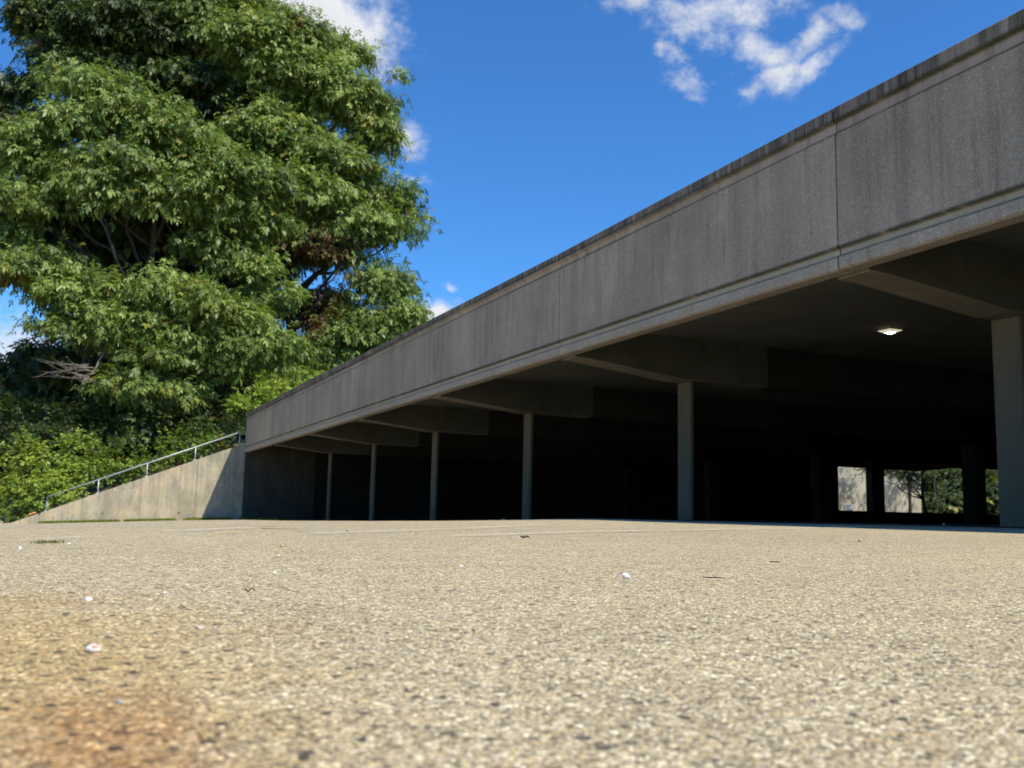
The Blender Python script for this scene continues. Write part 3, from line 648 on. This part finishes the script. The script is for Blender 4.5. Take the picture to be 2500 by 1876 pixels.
# ------------------------------------------------------------------ seen through the garage
YW = 58.
def far():
    x1 = 1.0557*YW; root = tag(empty('far_wall', (50, YW, gz(50, YW))), 'sunlit pale concrete wall with tree shadows seen through the garage', 'wall')
    for (a, b) in ((38., 52.0), (52.02, 56.4), (56.42, x1)): keep(MB().box((a, YW, -1), (b, YW+.4, 6.2)).build('wall_panel', M_farwall), root)
    cu = bpy.data.curves.new('graffiti', 'FONT'); cu.body = 'EU'; cu.size = .62; cu.extrude = .002
    tmp = bpy.data.objects.new('tmp', cu); S.collection.objects.link(tmp); me = bpy.data.meshes.new_from_object(tmp); bpy.data.objects.remove(tmp)
    o = link_mesh('graffiti', me, plainmat('spray_paint', (.62, .66, .66), .7, 0, .1)); me.materials.clear(); me.materials.append(bpy.data.materials['spray_paint'])
    p = atY(2170, 1156, YW); o.rotation_euler = (math.pi/2, 0, 0); o.location = (p[0], YW-.012, p[2]); keep(o, root)
    g = 'trees beyond the far opening'
    def ft(label, x, y, lobes, tint, mat=M_leafB, size=.3, dens=1.6):
        zb = .4; r = tag(empty('tree', (x, y, zb)), label, 'tree', g); mb = MB(); top = max(l[0][2] for l in lobes)
        pts = [(x+.1*math.sin(k), y, zb-.3+(top-zb)*k/8) for k in range(9)]; mb.tube(pts, [.14*(1-.08*k) for k in range(9)], 8)
        for l in lobes: limb(mb, pts[4], l[0], .05, .015, .05, 5)
        keep(mb.build('trunk', M_bark, smooth=True), r); Q, T = crown(lobes, dens, size, .5, 14, tint, nl=5, wid=.42); keep(quads('crown', Q, mat, None, T), r)
    p = atY(2215, 1165, 49.6)
    ft('dark leafy branch hanging before the pale far wall', 52.6, 49.6, [lobe(2215,1162,30,14,49.8), lobe(2190,1145,32,9,49.8), lobe(2232,1192,18,9,49.8), lobe(2126,1150,20,12,49.8)], .3, size=.24, dens=9.)
    T_ = lambda x, y, z, r, rz, d=1.: (np.array([x, y, z]), np.array([r, r, rz]), d)
    ft('slim tree throwing its shadow on the pale far wall', 55.2, 53.4, [T_(55.2, 53.4, 7.6, 1.1, 1.4), T_(54.8, 53.2, 9.2, .8, 1.2), T_(59., 53.2, 7.8, 1.6, 1.2), T_(61.5, 53.6, 8.6, 1.5, 1.6)], .5, dens=1.1)
    ft('sunlit green tree to the right of the pale far wall', 66., 61., [lobe(2305,1215,45,32,60.), lobe(2330,1150,35,22,61.), lobe(2265,1230,28,18,59.), lobe(2420,1190,40,60,62.), lobe(2290,1170,60,40,64.,.6), lobe(2370,1130,60,30,65.)], .45, M_leafB, .34, .8)
    p = atY(2077, 1247, 52.); b = MB().box((p[0]-.15, 52, p[2]-1.), (p[0]+.15, 52.3, p[2]+.36)); b.box((p[0]-.17, 51.98, p[2]+.36), (p[0]+.17, 52.32, p[2]+.40))
    tag(b.build('utility_box', plainmat('white_enamel', (.62, .72, .85), .35, 0, .05), bevel=.01), 'small bluish white box standing before the pale far wall', 'box')
far()

# ------------------------------------------------------------------ marks and litter on the asphalt
def paintmat(name, colr, thr=.5, alpha=.6):
    m, t = newmat(name); pos = t.n('ShaderNodeNewGeometry').outputs[0]
    n = t.m('MULTIPLY', t.mapr(t.noise(pos, 60, 5, .7), thr-.06, thr+.08), t.mapr(t.noise(pos, 2.2, 4, .6), .35, .6, .35, 1.))
    p = t.n('ShaderNodeBsdfPrincipled', ins={'Base Color': colr, 'Roughness': .75}); tr = t.n('ShaderNodeBsdfTransparent')
    mx = t.n('ShaderNodeMixShader', ins={0: t.m('MULTIPLY', n, alpha), 1: tr.outputs[0], 2: p.outputs[0]}); t.n('ShaderNodeOutputMaterial', ins={0: mx}); return m
M_wpaint = paintmat('worn_white_paint', (.82, .80, .74, 1), .47, .6); M_ypaint = paintmat('worn_yellow_paint', (.72, .42, .08, 1), .45, .7)
def stripe(pts, wid, mat, n=30):
    W_ = [to_ground(*p) for p in pts]; V = []; F = []
    for i in range(len(W_)-1):
        a, b = W_[i], W_[i+1]; d = unit(b[:2]-a[:2]); nn = np.array([-d[1], d[0]])*wid/2
        for k in range(n+1):
            q = a[:2]+(b[:2]-a[:2])*k/n
            for s_ in (-1, 1): x, y = q+nn*s_; V.append((x, y, gz(x, y)+.010))
    m_ = len(V)//2
    F = [(2*i, 2*i+1, 2*i+3, 2*i+2) for i in range(m_-1)]
    kind(mesh('road_marking', V, F, mat), 'structure')
stripe([(1100, 1313), (2080, 1291)], .09, M_wpaint); stripe([(760, 1307), (1330, 1284)], .07, M_wpaint)
stripe([(405, 1302), (618, 1292)], .07, M_wpaint); stripe([(70, 1324), (200, 1316)], .05, M_wpaint)
stripe([(2100, 1290), (2150, 1287), (2190, 1282)], .13, M_ypaint); stripe([(545, 1304), (592, 1303.5)], .10, M_ypaint)
# narrow open crack
c0, c1 = to_ground(645, 1291.5), to_ground(730, 1292.5)
kind(mesh('road_crack', [(c0[0], c0[1], c0[2]+.012), (c1[0], c1[1], c1[2]+.012), (c1[0], c1[1]+.05, c1[2]+.011), (c0[0], c0[1]+.14, c0[2]+.011)], [(0, 1, 2, 3)], M_dark), 'structure')
def stone(px, py, wpx, hr, mat, label, group='loose pale stones on the asphalt', name='pebble', cat='pebble'):
    p = to_ground(px, py); dist = np.linalg.norm(p[:2]); s_ = wpx/FPX*dist/2*1.05
    import bmesh
    bm = bmesh.new(); bmesh.ops.create_icosphere(bm, subdivisions=3, radius=1.)
    ph = rng.uniform(0, 6, 6)
    for v in bm.verts:
        c = v.co; k = 1+.16*math.sin(c.x*2.6+ph[0])+.13*math.sin(c.y*3.1+ph[1])+.12*math.sin(c.z*3.7+ph[2])+.07*math.sin(c.x*7+c.y*5+ph[3]); v.co = Vector((c.x*s_*k, c.y*s_*k*.85, c.z*s_*k*hr))
    for ax in range(3):    # knapped facets
        nrm = Vector(unit(rng.normal(0, 1, 3)+[0, 0, .4])); bmesh.ops.bisect_plane(bm, geom=bm.verts[:]+bm.edges[:]+bm.faces[:], plane_co=nrm*s_*.62*min(1, hr+.3), plane_no=nrm, clear_outer=True)
        ed = [e for e in bm.edges if e.is_boundary]
        if ed: bmesh.ops.contextual_create(bm, geom=ed)
    me = bpy.data.meshes.new(name); bm.to_mesh(me); bm.free(); o = link_mesh(name, me, mat); o.location = (p[0], p[1], p[2]+s_*hr*.55); o.rotation_euler[2] = rng.uniform(0, 6)
    tag(o, label, cat, group); return o
m2, t_ = newmat('rusty_quartz'); ps = t_.n('ShaderNodeTexCoord').outputs['Object']
principled(t_, t_.mix(t_.mapr(t_.noise(ps, 160, 4), .55, .62), (.72, .66, .62, 1), (.45, .22, .13, 1)), .7)
stone(228, 1593, 36, .62, m2, 'largest white stone with rusty spots near the orange stain', name='pebble')
stone(1530, 1413, 19, .95, M_white, 'round bright white pebble alone right of the picture centre')
stone(214, 1467, 20, .5, M_white, 'flat white stone above the large rust spotted one')
stone(484, 1536, 22, .4, M_pebble, 'pinkish flat stone between the orange stain and centre')
stone(292, 1718, 30, .35, M_pebble, 'pale flat chip lying in the orange rust stain')
stone(1126, 1384, 11, .5, M_white, 'small cream pebble left of the round white one')
stone(670, 1401, 11, .6, M_white, 'small white pebble below the yellow leaf and a tiny one')
stone(680, 1359, 9, .6, M_white, 'tiny white pebble just below the yellow leaf')
stone(402, 1449, 12, .4, M_white, 'thin white chip left of the dark curled twig')
stone(48, 1341, 9, .9, M_white, 'round white pebble near the left edge by the weeds')
stone(166, 1329, 8, .6, M_white, 'tiny white chip right of the weed tuft')
stone(848, 1297, 18, .25, M_white, 'flat white scrap on the worn line by the garage shade')
stone(1218, 1377, 9, .6, M_pebble, 'small tan pebble above left of the round white one')
stone(2100, 1323, 8, .9, M_pebble, 'small grey pebble in the distance on the right')
stone(2303, 1283, 6, .9, M_white, 'tiny white pebble on the edge of the garage shade')
stone(1230, 1270, 6, .9, M_pebble, 'tiny pebble on the crest before the fourth column')
def twig(px, py, wpx, r, label, mat=M_dark, curl=0.):
    p = to_ground(px, py); d = np.linalg.norm(p[:2]); ln = wpx/FPX*d; side = np.array([p[1], -p[0], 0])/d; fw = np.array([p[0], p[1], 0])/d; mb = MB(); P_ = []
    for i in range(7):
        t = i/6-.5; q = p+side*ln*t+fw*ln*(.25*t+.12*math.sin(i*1.9)); P_.append((q[0], q[1], gz(q[0], q[1])+r*1.3+curl*(1+math.cos(i*1.6))*.5))
    mb.tube(P_, [r*.5]+[r, r*.9, r*.95, r*.8, r*.7]+[r*.35], 7)
    mb.tube([P_[3], tuple(np.array(P_[3])+fw*ln*.2+side*ln*.12+[0, 0, r*2])], [r*.6, r*.3], 6)
    tag(mb.build('twig', mat, smooth=True), label, 'twig', 'small dark twigs on the asphalt')
twig(1743, 1412, 52, .0011, 'thin dark twig right of the round white pebble')
twig(610, 1447, 26, .0015, 'dark curled twig left of centre', curl=.006)
twig(1282, 1315, 22, .004, 'dark bent twig at the start of the long white line', curl=.004)
twig(1893, 1374, 26, .0016, 'short dark twig in the right half of the asphalt')
def leaf(px, py, wpx, mat, label):
    p = to_ground(px, py); s_ = wpx/FPX*np.linalg.norm(p[:2])/2; V = []; F = []
    n = 9
    for i in range(n):
        t = i/(n-1)*2-1; w_ = .55*(1-t*t)**.8
        for j in (-1, -.5, 0, .5, 1): V.append((t*s_, j*w_*s_, s_*(.12+.55*abs(j)*w_+.22*t*t+.10*math.sin(5*t+j*2))))
    for i in range(n-1):
        for j in range(4): F.append((i*5+j, i*5+j+1, (i+1)*5+j+1, (i+1)*5+j))
    o = mesh('fallen_leaf', V, F, mat, smooth=True); o.location = (p[0], p[1], p[2]+.002); o.rotation_euler[2] = -.3; tag(o, label, 'leaf', 'fallen leaves on the asphalt')
M_yl = plainmat('yellow_leaf', (.70, .50, .12), .7, 0, .2, 90); M_ol = plainmat('orange_leaf', (.55, .28, .10), .7, 0, .2, 30)
leaf(690, 1338, 17, M_yl, 'curled yellow fallen leaf left of centre'); leaf(1017, 1304, 7, M_ol, 'tiny orange fallen leaf by the worn line')
for (px, l_) in ((72, 'orange leaf lying on the low end of the wing wall'), (80, 'pale orange leaf beside another on the low end of the wing wall')):
    x = atY(px, 1262, YE)[0]; V = [(x-.12, YE+.1, wtop(x)+.02), (x, YE+.02, wtop(x)+.08), (x+.14, YE+.12, wtop(x)+.12), (x, YE+.22, wtop(x)+.05), (x, YE+.12, wtop(x)+.16)]
    tag(mesh('fallen_leaf', V, [(0, 1, 4), (1, 2, 4), (2, 3, 4), (3, 0, 4)], M_ol), l_, 'leaf', 'fallen leaves on the asphalt')
# weeds: one tuft in the asphalt, a ragged strip of moss and grass along the wall foot
def blades(name, C, h, n, mat, spread):
    C = np.array(C); k = rng.integers(0, len(C), n); P = C[k]+np.c_[rng.normal(0, spread[0], n), rng.normal(0, spread[1], n), np.zeros(n)]; P[:, 2] = ground_z(P[:, 0], P[:, 1])
    hh = h*rng.uniform(.3, 1.2, n)[:, None]; a = rng.uniform(0, 6.28, n); s_ = np.c_[np.cos(a), np.sin(a), 0*a]*hh*.16; tip = P+np.c_[rng.normal(0, .4, n), rng.normal(0, .4, n), np.ones(n)]*hh
    Q = np.stack([P-s_, P+s_, tip+s_*.3, tip-s_*.3], 1); T = np.c_[np.clip(rng.normal(.7, .25, n), 0, 1), (rng.random(n) < .15)*.7, (rng.random(n) < .35)*.6]
    return quads(name, Q, mat, None, T)
w0 = to_ground(112, 1326); o = blades('weed_tuft', [w0, w0+[.022, .01, 0], w0+[-.02, 0, 0]], .009, 260, M_leafB, (.015, .04)); kind(o, 'stuff'); o['label'] = 'low green weed tuft growing from the asphalt near the left edge'
cc = [(x, YE-.10-.06*math.sin(x*3), 0) for x in np.linspace(-1.3, 9.2, 160) if math.sin(x*5.1)+math.sin(x*2.3+1) > -1.1]
o = blades('wall_foot_grass', cc, .13, 9000, M_leafS, (.06, .06)); kind(o, 'stuff'); o['label'] = 'ragged moss and grass along the foot of the wing wall'
